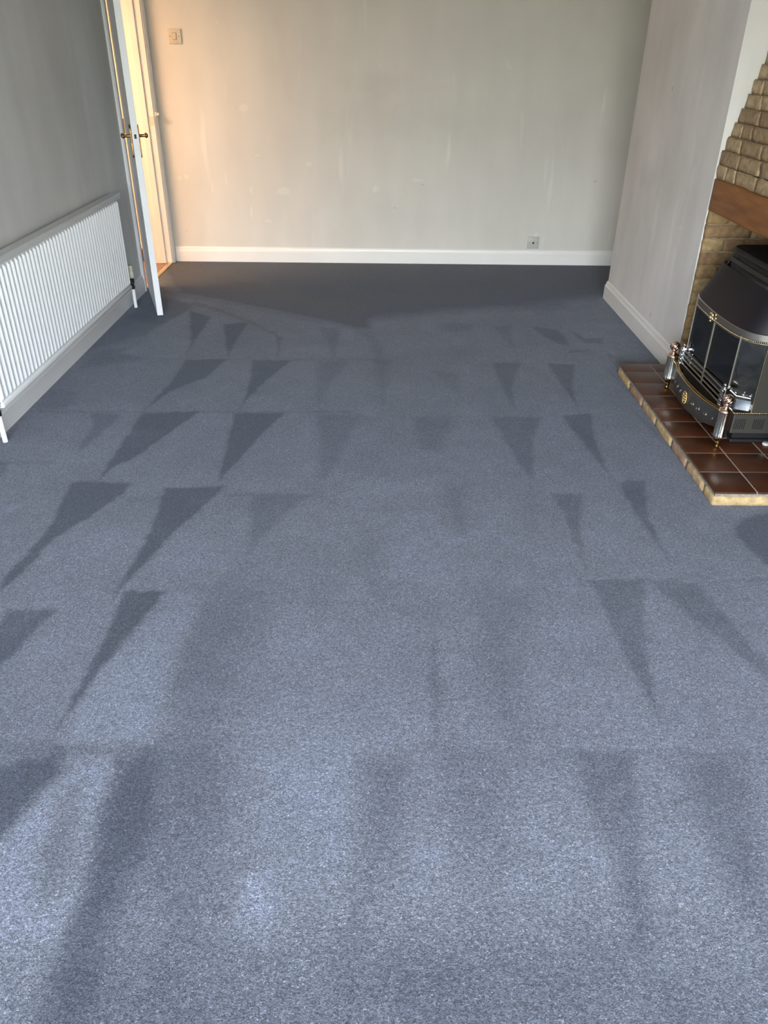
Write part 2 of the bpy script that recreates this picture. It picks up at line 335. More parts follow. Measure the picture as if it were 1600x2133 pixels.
(1.5,0.16,[(-1.804,6.378),(-1.448,5.498),(-0.981,5.204),(-0.421,4.887),(-0.083,4.744),(0.628,4.978),(1.481,5.295),(2.191,6.738),(0.004,6.821)]),  # unvacuumed far zone; the dimmer, warmer light there is painted in too
(1.5,0.05,[(-1.688,6.137),(-1.364,5.274),(-0.956,5.054),(-0.45,4.751),(-0.145,4.528),(-0.079,4.512),(-0.117,4.952),(-0.66,5.4),(-1.15,5.929)]),  # left side of the far zone, light falloff painted in as well
(0.45,0.1,[(-0.962,0.818),(-0.336,0.787),(0.192,0.835),(1.079,0.815),(0.923,0.571),(-0.811,0.562)]),  # broad near strip: shade painted into the carpet tone, not a brush mark
(0.25,0.08,[(-0.269,0.805),(0.415,0.828),(0.369,0.636),(-0.239,0.632)])]  # middle of the near strip, same painted shade
def carpet():
    gx, gy0, gy1 = .009, .45, YB
    xs = np.arange(XL, 2.0+gx, gx); xs[-1] = 2.0
    ys = []; y = YR
    while y < gy1:
        ys.append(y); y += .05 if y < gy0 else .009
    ys.append(gy1); ys = np.array(ys)
    X, Y = np.meshgrid(xs, ys); V = np.zeros_like(X); rs = np.random.RandomState(3)
    # edges of every pass wobble a little with the tufts
    def smooth_noise(s):
        n = rs.rand(int(len(ys)*.009/s)+12, int(len(xs)*.009/s)+12)
        u = (X-xs[0])/s; v = np.clip((Y-.4)/s, 0, n.shape[0]-2.001); u = np.clip(u, 0, n.shape[1]-2.001)
        i, j = v.astype(int), u.astype(int); a, b = v-i, u-j; a = a*a*(3-2*a); b = b*b*(3-2*b)
        return (n[i, j]*(1-a)*(1-b)+n[i+1, j]*a*(1-b)+n[i, j+1]*(1-a)*b+n[i+1, j+1]*a*b)-.5
    Xw = X+smooth_noise(.03)*.012; Yw = Y+smooth_noise(.03)*.02
    for val, soft, P in PILE_SHADE:
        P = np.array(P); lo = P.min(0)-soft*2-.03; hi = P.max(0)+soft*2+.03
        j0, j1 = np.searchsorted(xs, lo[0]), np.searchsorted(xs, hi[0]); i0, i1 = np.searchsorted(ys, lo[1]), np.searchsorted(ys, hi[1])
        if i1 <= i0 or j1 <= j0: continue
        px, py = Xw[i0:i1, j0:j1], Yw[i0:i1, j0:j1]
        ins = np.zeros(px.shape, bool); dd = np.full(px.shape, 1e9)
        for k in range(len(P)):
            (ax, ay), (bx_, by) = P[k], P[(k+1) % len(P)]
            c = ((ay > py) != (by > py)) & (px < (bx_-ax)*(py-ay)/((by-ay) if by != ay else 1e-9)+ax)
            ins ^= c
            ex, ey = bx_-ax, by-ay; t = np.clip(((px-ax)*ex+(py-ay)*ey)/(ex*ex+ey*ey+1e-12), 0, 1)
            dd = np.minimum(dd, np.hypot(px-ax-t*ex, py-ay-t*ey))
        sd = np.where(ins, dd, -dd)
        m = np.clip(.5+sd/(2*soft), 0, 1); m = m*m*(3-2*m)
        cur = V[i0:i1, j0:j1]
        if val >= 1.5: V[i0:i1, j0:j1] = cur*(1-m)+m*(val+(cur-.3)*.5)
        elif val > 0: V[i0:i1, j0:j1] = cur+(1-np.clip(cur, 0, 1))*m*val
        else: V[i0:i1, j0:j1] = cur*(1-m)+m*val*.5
    V += smooth_noise(.35)*.20+smooth_noise(.12)*.22+smooth_noise(.05)*.16+smooth_noise(.022)*.14
    n, m = X.shape
    me = bpy.data.meshes.new('floor')
    co_ = np.stack([X.ravel(), Y.ravel(), np.zeros(X.size)], 1)
    idx = np.arange(n*m).reshape(n, m)
    q = np.stack([idx[:-1, :-1].ravel(), idx[:-1, 1:].ravel(), idx[1:, 1:].ravel(), idx[1:, :-1].ravel()], 1)
    me.vertices.add(len(co_)); me.vertices.foreach_set('co', co_.ravel())
    me.loops.add(q.size); me.loops.foreach_set('vertex_index', q.ravel())
    me.polygons.add(len(q)); me.polygons.foreach_set('loop_start', np.arange(0, q.size, 4)); me.polygons.foreach_set('loop_total', np.full(len(q), 4))
    me.update(); me.validate()
    a = me.attributes.new('pile_shade', 'FLOAT', 'POINT'); a.data.foreach_set('value', V.ravel().astype(np.float32))
    return me
M_carpet = bpy.data.materials.new('blue_grey_carpet'); M_carpet.use_nodes = True
t = M_carpet.node_tree; L = t.links.new; b = t.nodes['Principled BSDF']
b.inputs['Roughness'].default_value = .9; b.inputs['Specular IOR Level'].default_value = .15
b.inputs['Sheen Weight'].default_value = .25; b.inputs['Sheen Roughness'].default_value = .5; b.inputs['Sheen Tint'].default_value = (.7, .82, 1, 1)
at = t.nodes.new('ShaderNodeAttribute'); at.attribute_name = 'pile_shade'
tcn = t.nodes.new('ShaderNodeTexCoord')
def cn(scale, det, rough=.5):
    n = t.nodes.new('ShaderNodeTexNoise'); n.inputs['Scale'].default_value = scale; n.inputs['Detail'].default_value = det; n.inputs['Roughness'].default_value = rough
    L(tcn.outputs['Object'], n.inputs['Vector']); return n.outputs['Fac']
def cr(x, a, b_, c, d):
    r = t.nodes.new('ShaderNodeMapRange'); L(x, r.inputs['Value'])
    for k, v in zip(('From Min', 'From Max', 'To Min', 'To Max'), (a, b_, c, d)): r.inputs[k].default_value = v
    return r.outputs[0]
def cm(x, y, op='MULTIPLY'):
    k = t.nodes.new('ShaderNodeMath'); k.operation = op; L(x, k.inputs[0]); L(y, k.inputs[1]); return k.outputs[0]
def vor(scale, what='Color'):
    n = t.nodes.new('ShaderNodeTexVoronoi'); n.inputs['Scale'].default_value = scale; n.inputs['Randomness'].default_value = 1
    wob = t.nodes.new('ShaderNodeMapping'); wob.inputs['Scale'].default_value = (1, 1.25, 1); L(tcn.outputs['Object'], wob.inputs[0]); L(wob.outputs[0], n.inputs['Vector'])
    return n.outputs[what]
sepc = t.nodes.new('ShaderNodeSeparateColor'); L(vor(330), sepc.inputs[0])
cell = cr(sepc.outputs[0], 0, 1, .50, 1.36)                     # each tuft its own tone
tip = cr(sepc.outputs[1], .86, .98, 1.0, 1.75)                  # a few bright fibre tips
fine = cr(cn(520, 2, .6), .32, .68, .66, 1.34)
fibre = cm(cm(cell, tip), fine)
clump = cr(cn(95, 2), .3, .7, .84, 1.16)
cloud = cr(cn(3.0, 3), .3, .7, .95, 1.05)
tuft = fibre
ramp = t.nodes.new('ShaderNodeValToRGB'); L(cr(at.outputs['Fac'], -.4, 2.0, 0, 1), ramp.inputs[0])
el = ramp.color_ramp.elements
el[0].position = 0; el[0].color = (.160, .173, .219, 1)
el[1].position = 1; el[1].color = (.064, .059, .055, 1)  # warm dark end: the far zone's warmer, weaker light held in the colour
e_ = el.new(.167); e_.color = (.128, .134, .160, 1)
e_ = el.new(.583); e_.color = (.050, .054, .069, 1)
sc = t.nodes.new('ShaderNodeVectorMath'); sc.operation = 'SCALE'
L(ramp.outputs[0], sc.inputs[0]); L(cm(cm(tuft, clump), cloud), sc.inputs['Scale']); L(sc.outputs[0], b.inputs['Base Color'])
bp = t.nodes.new('ShaderNodeBump'); bp.inputs['Strength'].default_value = .5; bp.inputs['Distance'].default_value = .003
L(cm(cm(sepc.outputs[0], cn(420, 2), 'ADD'), cn(90, 1), 'ADD'), bp.inputs['Height']); L(bp.outputs[0], b.inputs['Normal'])
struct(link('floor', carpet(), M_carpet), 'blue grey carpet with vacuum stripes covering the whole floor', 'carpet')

bm = bmesh.new(); bx(bm, XL, 2.2, YR-.1, YB+.1, ZC, ZC+.1)
struct(obj('ceiling', bm, M_ceil), 'plain off-white ceiling above the carpeted room', 'ceiling')
bm = bmesh.new(); bx(bm, XL-.12, 2.2, YB, YB+.12, 0, ZC)
struct(obj('wall_back', bm, M_wall), 'cream back wall with light switch and small socket', 'wall')
def wall(name, boxes, m, labels):
    for B, lb in zip(boxes, labels):
        bm = bmesh.new(); bx(bm, *B); struct(obj(name, bm, m), lb, 'wall')
wall('wall_left', [(XL-.12, XL, YR, D0-.03, 0, ZC), (XL-.12, XL, D1+.03, YB, 0, ZC), (XL-.12, XL, D0-.03, D1+.03, DT+.03, ZC)], M_left,
     ['grey left wall above the radiator', 'narrow sliver of left wall between doorway and back wall', 'left wall above the doorway'])
wall('wall_right', [(XC, 2.2, YE, YS, 0, ZC), (XC, 2.2, YR, YN, 0, ZC), (2.0, 2.2, YN, YE, 0, ZC), (2.0, 2.2, YS, YB, 0, ZC)], M_chim,
     ['pale grey plastered chimney breast beyond the brick fireplace', 'plastered wall on the near side of the brick fireplace', 'wall at the back of the fireplace recess', 'wall at the back of the far alcove'])
bm = bmesh.new()
bx(bm, XL, WX0, YR-.12, YR, 0, ZC); bx(bm, WX1, XC, YR-.12, YR, 0, ZC); bx(bm, WX0, WX1, YR-.12, YR, 0, WZ0); bx(bm, WX0, WX1, YR-.12, YR, WZ1, ZC)
struct(obj('wall_front', bm, M_wall), 'wall behind the viewer holding the patio window', 'wall')
M_frame = mat('window_plastic', (.8, .8, .8), .35)
M_pane = bpy.data.materials.new('window_glass'); M_pane.use_nodes = True
t2 = M_pane.node_tree; t2.nodes.remove(t2.nodes['Principled BSDF']); ms = t2.nodes.new('ShaderNodeMixShader'); ms.inputs[0].default_value = .06
tr = t2.nodes.new('ShaderNodeBsdfTransparent'); gl = t2.nodes.new('ShaderNodeBsdfGlossy'); gl.inputs['Roughness'].default_value = .02
t2.links.new(tr.outputs[0], ms.inputs[1]); t2.links.new(gl.outputs[0], ms.inputs[2]); t2.links.new(ms.outputs[0], t2.nodes['Material Output'].inputs[0])
bm = bmesh.new(); yw0, yw1 = YR-.09, YR-.03
for a, b_ in ((WX0, WX0+.06), (-.03, .03), (WX1-.06, WX1)): bx(bm, a, b_, yw0, yw1, WZ0, WZ1, .005)
bx(bm, WX0, WX1, yw0, yw1, WZ0, WZ0+.07, .005); bx(bm, WX0, WX1, yw0, yw1, WZ1-.07, WZ1, .005)
win = struct(obj('window_1', bm, M_frame), 'wide white framed patio window behind the viewer', 'window')
for a, b_ in ((WX0+.06, -.03), (.03, WX1-.06)):
    bm = bmesh.new(); bx(bm, a, b_, YR-.064, YR-.058, WZ0+.07, WZ1-.07); obj('pane', bm, M_pane, win)

# skirting boards: a chamfered torus-less profile, swept along the wall
def skirt_prof(h, th=.015): return [(0, 0), (th, 0), (th, h-.034), (th*.82, h-.029), (th*.50, h-.012), (th*.50, h-.009), (th*.25, h-.002), (0, h)]
bm = bmesh.new(); sweep(bm, [(XL, YR), (XL, D0-.062)], skirt_prof(.112))
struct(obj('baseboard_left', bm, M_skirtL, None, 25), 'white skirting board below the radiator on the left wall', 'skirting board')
bm = bmesh.new(); sweep(bm, [(XL+.022, YB), (2.0, YB)], skirt_prof(.110))
struct(obj('baseboard_back', bm, M_white, None, 25), 'white skirting board along the back wall', 'skirting board')
bm = bmesh.new(); pr = skirt_prof(.118)
ring = []                                        # the mitred run along the breast and round its far corner
for i, (px, py) in enumerate(((XC, YE+.001), (XC, YS), (2.0, YS))):
    row = []
    for u, z in pr:
        x, y = (px-u, py) if i == 0 else ((px-u, py+u) if i == 1 else (px, py+u))
        row.append(bm.verts.new((x, y, z)))
    ring.append(row)
for a, b_ in zip(ring, ring[1:]):
    for k in range(len(pr)): bm.faces.new((a[k], a[(k+1) % len(pr)], b_[(k+1) % len(pr)], b_[k]))
bm.faces.new(ring[0]); bm.faces.new(ring[-1][::-1])
struct(obj('baseboard_right', bm, M_white, None, 25), 'white skirting board along the foot of the chimney breast', 'skirting board')

# ------------------------------------------------------------------ hall beyond the doorway
M_hall = mat('hall_wall_paint', (.80, .74, .66), .8, var=(2, .03))
M_hallf = mat('hall_floor_wood', (.30, .17, .115), .45, var=(12, .25, (1, 8, 1)))
HX = -3.1
bm = bmesh.new(); bx(bm, HX, XL-.005, 4.3, 6.9, -.02, -.003)
struct(obj('floor', bm, M_hallf), 'reddish brown hall floor seen through the doorway', 'floor')
bm = bmesh.new(); bx(bm, HX, XL-.12, 6.175, 6.3, -.02, ZC); bx(bm, HX-.1, HX, 4.3, 6.3, -.02, ZC); bx(bm, HX, XL-.12, 4.2, 4.3, -.02, ZC)
struct(obj('wall_hall', bm, M_hall), 'warm lit hall wall glimpsed through the doorway', 'wall')
bm = bmesh.new(); bx(bm, HX, XL-.12, 4.3, 6.3, ZC, ZC+.1)
struct(obj('ceiling', bm, M_ceil), 'hall ceiling beyond the doorway', 'ceiling')
bm = bmesh.new(); bx(bm, HX, XL-.125, 6.155, 6.174, -.003, .13, .004)
struct(obj('baseboard_hall', bm, M_white), 'white skirting board in the hall beside the door lining', 'skirting board')

# door lining, stops and architraves
bm = bmesh.new()
bx(bm, XL-.125, XL+.002, D1, D1+.028, -.003, DT+.028, .002); bx(bm, XL-.125, XL+.002, D0-.028, D0, -.003, DT+.028, .002)
bx(bm, XL-.125, XL+.002, D0, D1, DT, DT+.028, .002)
bx(bm, XL-.085, XL-.042, D1-.013, D1+.001, 0, DT, .002); bx(bm, XL-.085, XL-.042, D0-.001, D0+.013, 0, DT, .002)
lining = struct(obj('trim_1', bm, M_white), 'white door lining with stops around the doorway to the hall', 'door frame')
arch = [(0, 0), (.058, 0), (.058, .010), (.050, .017), (.030, .019), (.012, .015), (.004, .010), (0, .008)]
for y0, s in ((D1+.008, 1), (D0-.008, -1)):
    bm = bmesh.new(); prism(bm, [(XL+v, y0+s*u) for u, v in arch], 'z', 0, DT+.06)
    part_ = obj('architrave', bm, M_white if s > 0 else M_door, lining, 25)
bm = bmesh.new(); prism(bm, [(XL+v, DT+.008+u) for u, v in arch], 'y', D0-.066, D1+.066); obj('architrave', bm, M_white, lining, 25)
M_steel = mat('worn_steel', (.62, .60, .56), .35, .8)
M_bolt = mat('white_plastic', (.72, .68, .60), .4)
bm = bmesh.new(); bx(bm, XL+.014, XL+.038, D1+.004, D1+.022, 1.012, 1.030, .002); bx(bm, XL+.012, XL+.022, D1-.002, D1+.012, 1.008, 1.034, .002)
k = obj('strike_plate', bm, M_steel, lining); k['label'] = 'small steel bolt keep on the door frame'
bm = bmesh.new(); bx(bm, XL-.03, XL-.004, D1-.002, D1+.001, .95, 1.01, .001); obj('latch_plate', bm, M_steel, lining)
M_brass = mat('polished_brass', (.78, .57, .27), .25, 1)
bm = bmesh.new(); prism(bm, [(XL-.03, -.002), (XL+.004, -.002), (XL+.004, .004), (XL-.006, .008), (XL-.022, .008), (XL-.03, .004)], 'y', D0, D1)
struct(obj('trim_2', bm, M_brass), 'brass threshold strip between carpet and hall floor', 'threshold strip')

# ------------------------------------------------------------------ door leaf, swung back into the room
hinge = Vector((-1.6055, 5.374, 0)); free = Vector((-1.3715, 4.712, 0)); dv = free-hinge; DL = dv.length
door = bpy.data.objects.new('door_1', None); C.objects.link(door); door.location = hinge
door.rotation_euler = (0, 0, math.atan2(dv.y, dv.x))
struct(door, 'white painted door standing open into the room near the radiator', 'door')
bm = bmesh.new(); bx(bm, 0, DL, -.0175, .0175, .006, 1.985, .0015)
leaf = obj('door_leaf', bm, M_door, door)
M_abr = mat('aged_brass', (.30, .18, .065), .3, 1, var=(60, .25))
M_dark = mat('dark_hole', (.01, .01, .01), .6)
bm = bmesh.new(); bx(bm, DL-.001, DL+.0012, -.0115, .0115, .93, 1.075, .0006); k = obj('latch_face', bm, M_door, door)
bm = bmesh.new(); bx(bm, DL+.0005, DL+.0022, -.006, .006, .990, 1.012); k2 = obj('latch_hole', bm, M_dark, k)
for s in (-1, 1):
    bm = bmesh.new(); hx = DL-.055
    pts = [(-.020, -.092), (-.014, -.102), (0, -.108), (.014, -.102), (.020, -.092), (.018, -.03), (.021, .02), (.018, .045), (.008, .058), (0, .062), (-.008, .058), (-.018, .045), (-.021, .02), (-.018, -.03)]
    prism(bm, [(hx+a, .995+z) for a, z in pts], 'y', s*.0175, s*.0255, .002)
    pla = obj('handle_plate', bm, M_abr, door, 30)
    bm = bmesh.new()
    y = [s*(.020+.001*i) for i in range(60)]
    tube(bm, [(hx, s*.020, 1.0), (hx, s*.032, 1.0), (hx, s*.045, 1.0), (hx, s*.056, 1.0)], [.011, .008, .0075, .009], 14)
    lev = [(hx+.008, s*.058, 1.0), (hx-.010, s*.062, 1.001), (hx-.035, s*.064, 1.004), (hx-.060, s*.064, 1.003), (hx-.085, s*.063, .997), (hx-.104, s*.062, .992), (hx-.112, s*.060, .993)]
    tube(bm, lev, [.010, .0085, .0070, .0075, .0085, .0095, .005], 14)
    ball(bm, (hx, s*.062, 1.0), .0135, 2, (1, .8, 1))
    obj('lever_handle', bm, M_abr, pla, 50)
for z in (.22, 1.0, 1.78):
    bm = bmesh.new(); lathe(bm, [(.003, z-.042), (.006, z-.04), (.006, z+.04), (.003, z+.042)], -.006, -.020, 10)
    bx(bm, -.004, .03, -.0192, -.0172, z-.038, z+.038)
    obj('hinge', bm, M_abr, door, 40)

# ------------------------------------------------------------------ switch and socket on the back wall
M_plate = mat('ivory_plastic', (.56, .50, .40), .35)
M_plate2 = mat('off_white_plastic', (.47, .46, .42), .4)
M_screw = mat('screw_head', (.12, .11, .09), .4, .8)
def plate(name, label, cat, x0, x1, z0, z1, m):
    r = thing(name, label, cat, ((x0+x1)/2, YB-.005, z0))
    bm = bmesh.new(); bx(bm, x0, x1, YB-.0105, YB, z0, z1, .002, 3); part('faceplate', bm, m, r, 40)
    for sx_ in (-1, 1):
        bm = bmesh.new(); cx = (x0+x1)/2+sx_*.030; cz = (z0+z1)/2
        prism(bm, [(cx+.0032*math.cos(a*math.pi/6), cz+.0032*math.sin(a*math.pi/6)) for a in range(12)], 'y', YB-.0112, YB-.006); part('screw', bm, M_screw, r)
    return r
r = plate('light_switch', 'ivory single light switch on the back wall beside the doorway', 'light switch', -1.475, -1.388, 1.447, 1.534, M_plate)
bm = bmesh.new(); vs = bx(bm, -1.443, -1.420, YB-.0145, YB-.004, 1.472, 1.509, .0015)
part('rocker', bm, M_plate, r, 40)
bm = bmesh.new(); bx(bm, -1.4455, -1.4175, YB-.0109, YB-.004, 1.4695, 1.5115); part('rocker_surround', bm, mat('switch_gap', (.25, .22, .18), .6), r)
r = plate('cable_outlet', 'small square off-white cable outlet low on the back wall above the skirting', 'wall socket', 1.106, 1.193, .120, .207, M_plate2)
bm = bmesh.new(); prism(bm, [(1.1495+.0075*math.cos(a*math.pi/8), .1635+.0075*math.sin(a*math.pi/8)) for a in range(16)], 'y', YB-.0112, YB-.004)
part('cable_hole', bm, M_dark, r)

# ------------------------------------------------------------------ radiator
M_rad = mat('radiator_enamel', (.74, .75, .76), .28, spec=.5)
M_radtop = mat('radiator_cover_enamel', (.56, .57, .57), .35)
def rz(y): return 0.0
rad = thing('radiator', 'long white ribbed panel radiator mounted on the left wall', 'radiator', (-1.58, 3.88, .15))
RY0, RY1 = 2.935, 4.825
def shear(bm):
    for v in bm.verts: v.co.z += rz(v.co.y)
bm = bmesh.new(); bx(bm, -1.588, -1.556, RY0+.01, RY1-.02, .146, .668, .007, 3)
bx(bm, -1.586, -1.549, RY0+.006, RY1-.016, .142, .166, .008, 3)
N = 47
for i in range(N):
    y = 2.953+i*.0396
    prof = [(-.0080, 0), (-.0065, .0060), (-.0042, .0120), (0, .0145), (.0042, .0120), (.0065, .0060), (.0080, 0)]
    rows = []
    for z, s in ((.170, .02), (.176, .6), (.185, 1), (.645, 1), (.654, .6), (.660, .02)):
        rows.append([bm.verts.new((-1.5600+v*s, y+u*(.6+.4*s), z)) for u, v in prof])
    for a, b_ in zip(rows, rows[1:]):
        for k in range(len(prof)-1): bm.faces.new((a[k], a[k+1], b_[k+1], b_[k]))
shear(bm); part('ribbed_panel', bm, M_rad, rad, 50)
bm = bmesh.new(); prism(bm, [(-1.604, .664), (-1.604, .684), (-1.598, .691), (-1.548, .691), (-1.5425, .686), (-1.5425, .666), (-1.547, .666), (-1.547, .683), (-1.599, .683), (-1.599, .664)], 'y', RY0, RY1-.006)
shear(bm); k = part('top_cover', bm, M_radtop, rad, 40)
bm = bmesh.new(); bx(bm, -1.603, -1.543, RY1-.008, RY1+.010, .660, .692, .006, 3); shear(bm); part('cover_end_cap', bm, M_radtop, rad, 40)
for y in (RY0+.25, RY1-.25):
    bm = bmesh.new(); bx(bm, XL+.001, -1.588, y-.015, y+.015, .2, .6, .002); part('wall_bracket', bm, M_rad, rad)
M_cream = mat('cream_plastic', (.66, .64, .50), .45)
M_black = mat('dark_fitting', (.05, .045, .04), .35, .8)
def valve(y, pz, capped):
    x = -1.573; dz = rz(y)
    bm = bmesh.new(); lathe(bm, [(.0, -.0), (.0105, .001), (.0105, .118+dz)], x, y, 16); k = part('pipe_sleeve', bm, M_rad, rad, 40)
    bm = bmesh.new(); lathe(bm, [(.012, .118), (.013, .122), (.013, .14), (.009, .142), (.009, .152), (.0145, .155), (.0145, .178), (.010, .182), (.010, .192)], x, y, 14)
    s = 1 if y < 4 else -1
    tube(bm, [(x, y, .166), (x, y+s*.055, .166), (x, y+s*.09, .166)], [.009, .0125, .0115], 12)
    for v in bm.verts: v.co.z += dz
    part('valve_body', bm, M_black, rad, 40)
    if capped:
        bm = bmesh.new(); lathe(bm, [(.013, .186), (.0165, .192), (.017, .215), (.013, .226), (.013, .232), (.015, .236), (.015, .262), (.0, .263)], x, y, 10)
        for v in bm.verts: v.co.z += dz
        part('valve_cap', bm, M_cream, rad, 40)
    else:
        bm = bmesh.new(); lathe(bm, [(.010, .186), (.014, .190), (.014, .205), (.006, .209), (0, .21)], x, y, 14)
        for v in bm.verts: v.co.z += dz
        part('valve_cap', bm, M_steel, rad, 40)
valve(4.895, 0, True); valve(2.925, 0, False)

# ------------------------------------------------------------------ hearth: quarry tiles on a brick edge
def brick_mat(name, col):
    return mat(name, col, .85, spec=.25, bump=(120, .5, .003), var=(38, .28))
M_hb = [brick_mat('buff_hearth_brick', (.36, .25, .14)), brick_mat('rose_hearth_brick', (.29, .185, .12)), brick_mat('ochre_hearth_brick', (.40, .285, .145))]
M_mort = mat('grey_mortar', (.20, .19, .155), .95, bump=(150, .6, .003), var=(60, .35))
def tile_mat(name, col): return mat(name, col, .30, spec=.36, var=(9, .25), bump=(14, .03, .001))
M_tiles = [tile_mat('red_brown_quarry_tile', (.070, .023, .010)), tile_mat('dark_quarry_tile', (.052, .019, .011)), tile_mat('rust_quarry_tile', (.100, .031, .010))]
M_grout = mat('pale_grout', (.36, .29, .26), .9)
hx0, hy0, hy1, hz = 1.2137, 2.451, 3.798, .054
hearth = thing('hearth', 'raised hearth of brown quarry tiles edged with buff brick', 'hearth', (1.45, 3.12, 0))
bm = bmesh.new(); bx(bm, hx0+.003, 1.985, hy0+.003, hy1, 0, .0455); part('mortar_bed', bm, M_mort, hearth)
js = [hy1, 3.58, 3.365, 3.155, 2.935, 2.745, 2.56, hy0+.10]
bm = bmesh.new()
for i, (a, b_) in enumerate(zip(js, js[1:])):
    rough_brick(bm, hx0-.003, hx0+.06, b_+.004, a-.004, -.004, .0365, .0035, .007, (i*2+2) % 3)
rough_brick(bm, hx0-.003, hx0+.06, hy0-.003, hy0+.094, -.004, .0365, .003, .007, 2)
rough_brick(bm, hx0+.03, hx0+.222, hy0-.003, hy0+.09, -.004, .0365, .003, .007, 2)
for i, x in enumerate((1.445, 1.67)): rough_brick(bm, x, x+.215, hy0-.003, hy0+.09, -.004, .0365, .003, .007, (i+1) % 3)
part('brick_edging', bm, M_hb, hearth)
gx = [hx0, 1.369, 1.523, 1.677, 1.831, 1.985]; gy = [hy0, 2.611, 2.771, 2.921, 3.075, 3.222, 3.369, 3.523, 3.677, hy1]
bm = bmesh.new(); bx(bm, hx0+.004, 1.985, hy0+.004, hy1-.002, .045, hz-.0013); part('grout', bm, M_grout, hearth)
bm = bmesh.new()
for i in range(len(gx)-1):
    for j in range(len(gy)-1):
        bx(bm, gx[i]+(.0016 if i else 0), gx[i+1]-.0016, gy[j]+(.0016 if j else 0), gy[j+1]-.0016, .0455, hz+random.uniform(-.0004, .0004), .0035, 3, random.choice((0, 0, 1, 2)))
part('tiled_top', bm, M_tiles, hearth, 40)

# ------------------------------------------------------------------ brick fireplace in the recess
M_br = [brick_mat('brown_grey_brick', (.40, .295, .175)), brick_mat('dull_buff_brick', (.45, .34, .21)), brick_mat('umber_brick', (.35, .25, .15))]
M_ck = [brick_mat('ochre_cheek_brick', (.30, .20, .095)), brick_mat('tan_cheek_brick', (.37, .26, .13)), brick_mat('russet_cheek_brick', (.26, .165, .085))]
M_bm = mat('brown_mortar', (.29, .21, .125), .95, bump=(120, .6, .003), var=(40, .3))
fp = thing('brick_fireplace', 'stepped brown brick fireplace surround set in the chimney recess', 'fireplace', (1.75, 3.12, .054))
course = .0555; bz = .940
def stepx(k): return 1.5045+max(0, k-1)*.0152
bm = bmesh.new()
for k in range(22):
    bx(bm, stepx(k)+.005, 1.995, YN+.004, YE-.003, bz+k*course-.002, bz+(k+1)*course+.002)
part('mortar', bm, M_bm, fp)
bm = bmesh.new()
for k in range(22):
    if bz+(k+1)*course > ZC: break
    y = YE-.003; n = 0; x0 = stepx(k)
    first = (.105, .215, .160)[k % 3]
    while y > YN+.03:
        l = first if n == 0 else (.215 if random.random() < .72 else .105)
        y1 = max(YN+.004, y-l)
        rough_brick(bm, x0, x0+.07, y1+.0008, y-.0008, bz+k*course+.001, bz+(k+1)*course-.001, .005, .004, random.randrange(3))
        y = y1; n += 1
part('brick_hood', bm, M_br, fp)
# cheeks and back of the opening
bm = bmesh.new(); bx(bm, XC+.006, 1.995, 3.776, YE-.002, .056, .80); bx(bm, XC+.006, 1.995, YN+.002, YN+.022, .056, .80); bx(bm, 1.955, 1.995, YN+.02, 3.785, .056, .94)
part('mortar', bm, M_bm, fp)
cc = .0622; cheeks = [bmesh.new(), bmesh.new()]
for k in range(12):
    z0 = .056+k*cc; x = XC+.001; n = 0
    while x < 1.95:
        l = (.105 if k % 2 else .222) if n == 0 else .222
        x1 = min(1.954, x+l)
        if x1-x > .02:
            for bm, (ya, yb) in zip(cheeks, ((3.771, 3.797), (YN+.003, YN+.029))):
                rough_brick(bm, x+.002, x1-.002, ya, yb, z0+.002, z0+cc-.002, .004, .0055, random.randrange(3))
        x = x1; n += 1
for bm in cheeks: part('brick_cheek', bm, M_ck, fp)
M_oak = mat('oak_beam', (.25, .098, .028), .5, spec=.25, var=(7, .30, (5, .7, 5)), bump=(30, .12, .002))
bm = bmesh.new(); bx(bm, XC+.001, XC+.24, YN+.004, YE-.004, .800, .9385, .006, 3)
bmesh.ops.subdivide_edges(bm, edges=[e for e in bm.edges if e.calc_length() > .5], cuts=24)
for v in bm.verts:
    q = noise.noise_vector(v.co*5); v.co.z += q.z*.004; v.co.x += q.x*.002
tag(obj('mantel_beam', bm, M_oak, None, 40), 'thick reddish brown oak beam spanning the brick fireplace', 'mantel beam')
# ------------------------------------------------------------------ gas fire
M_can = mat('black_enamel', (.0115, .0098, .0135), .50, spec=.22)
M_slot = mat('louvre_black', (.006, .006, .007), .5)
M_lv = mat('louvre_grey', (.020, .020, .022), .45, spec=.3)
M_side = mat('bronze_grey_enamel', (.055, .050, .041), .42, .3)
M_nick = mat('brushed_nickel', (.52, .47, .38), .22, 1)
M_gold = mat('pale_brass', (.80, .66, .42), .22, 1)
M_chr = mat('chrome', (.50, .53, .58), .12, 1)
M_coal = mat('ceramic_coal', (.075, .072, .066), .85, bump=(40, .7, .006), var=(22, .5))
M_glass = bpy.data.materials.new('smoked_glass'); M_glass.use_nodes = True
t3 = M_glass.node_tree; t3.nodes.remove(t3.nodes['Principled BSDF']); ms = t3.nodes.new('ShaderNodeMixShader')
fr = t3.nodes.new('ShaderNodeFresnel'); fr.inputs[0].default_value = 1.85
tr = t3.nodes.new('ShaderNodeBsdfTransparent'); tr.inputs[0].default_value = (.70, .70, .66, 1)
gl = t3.nodes.new('ShaderNodeBsdfGlossy'); gl.inputs['Roughness'].default_value = .03
t3.links.new(fr.outputs[0], ms.inputs[0]); t3.links.new(tr.outputs[0], ms.inputs[1]); t3.links.new(gl.outputs[0], ms.inputs[2]); t3.links.new(ms.outputs[0], t3.nodes['Material Output'].inputs[0])
fire = thing('gas_fire', 'black and brass glass fronted gas fire standing on the tiled hearth', 'gas fire', (1.6, 3.155, .054))
YF = 3.155
half = [(1.362, 0), (1.3635, .06), (1.366, .12), (1.371, .18), (1.379, .225), (1.393, .262), (1.415, .292), (1.445, .312), (1.480, .320)]
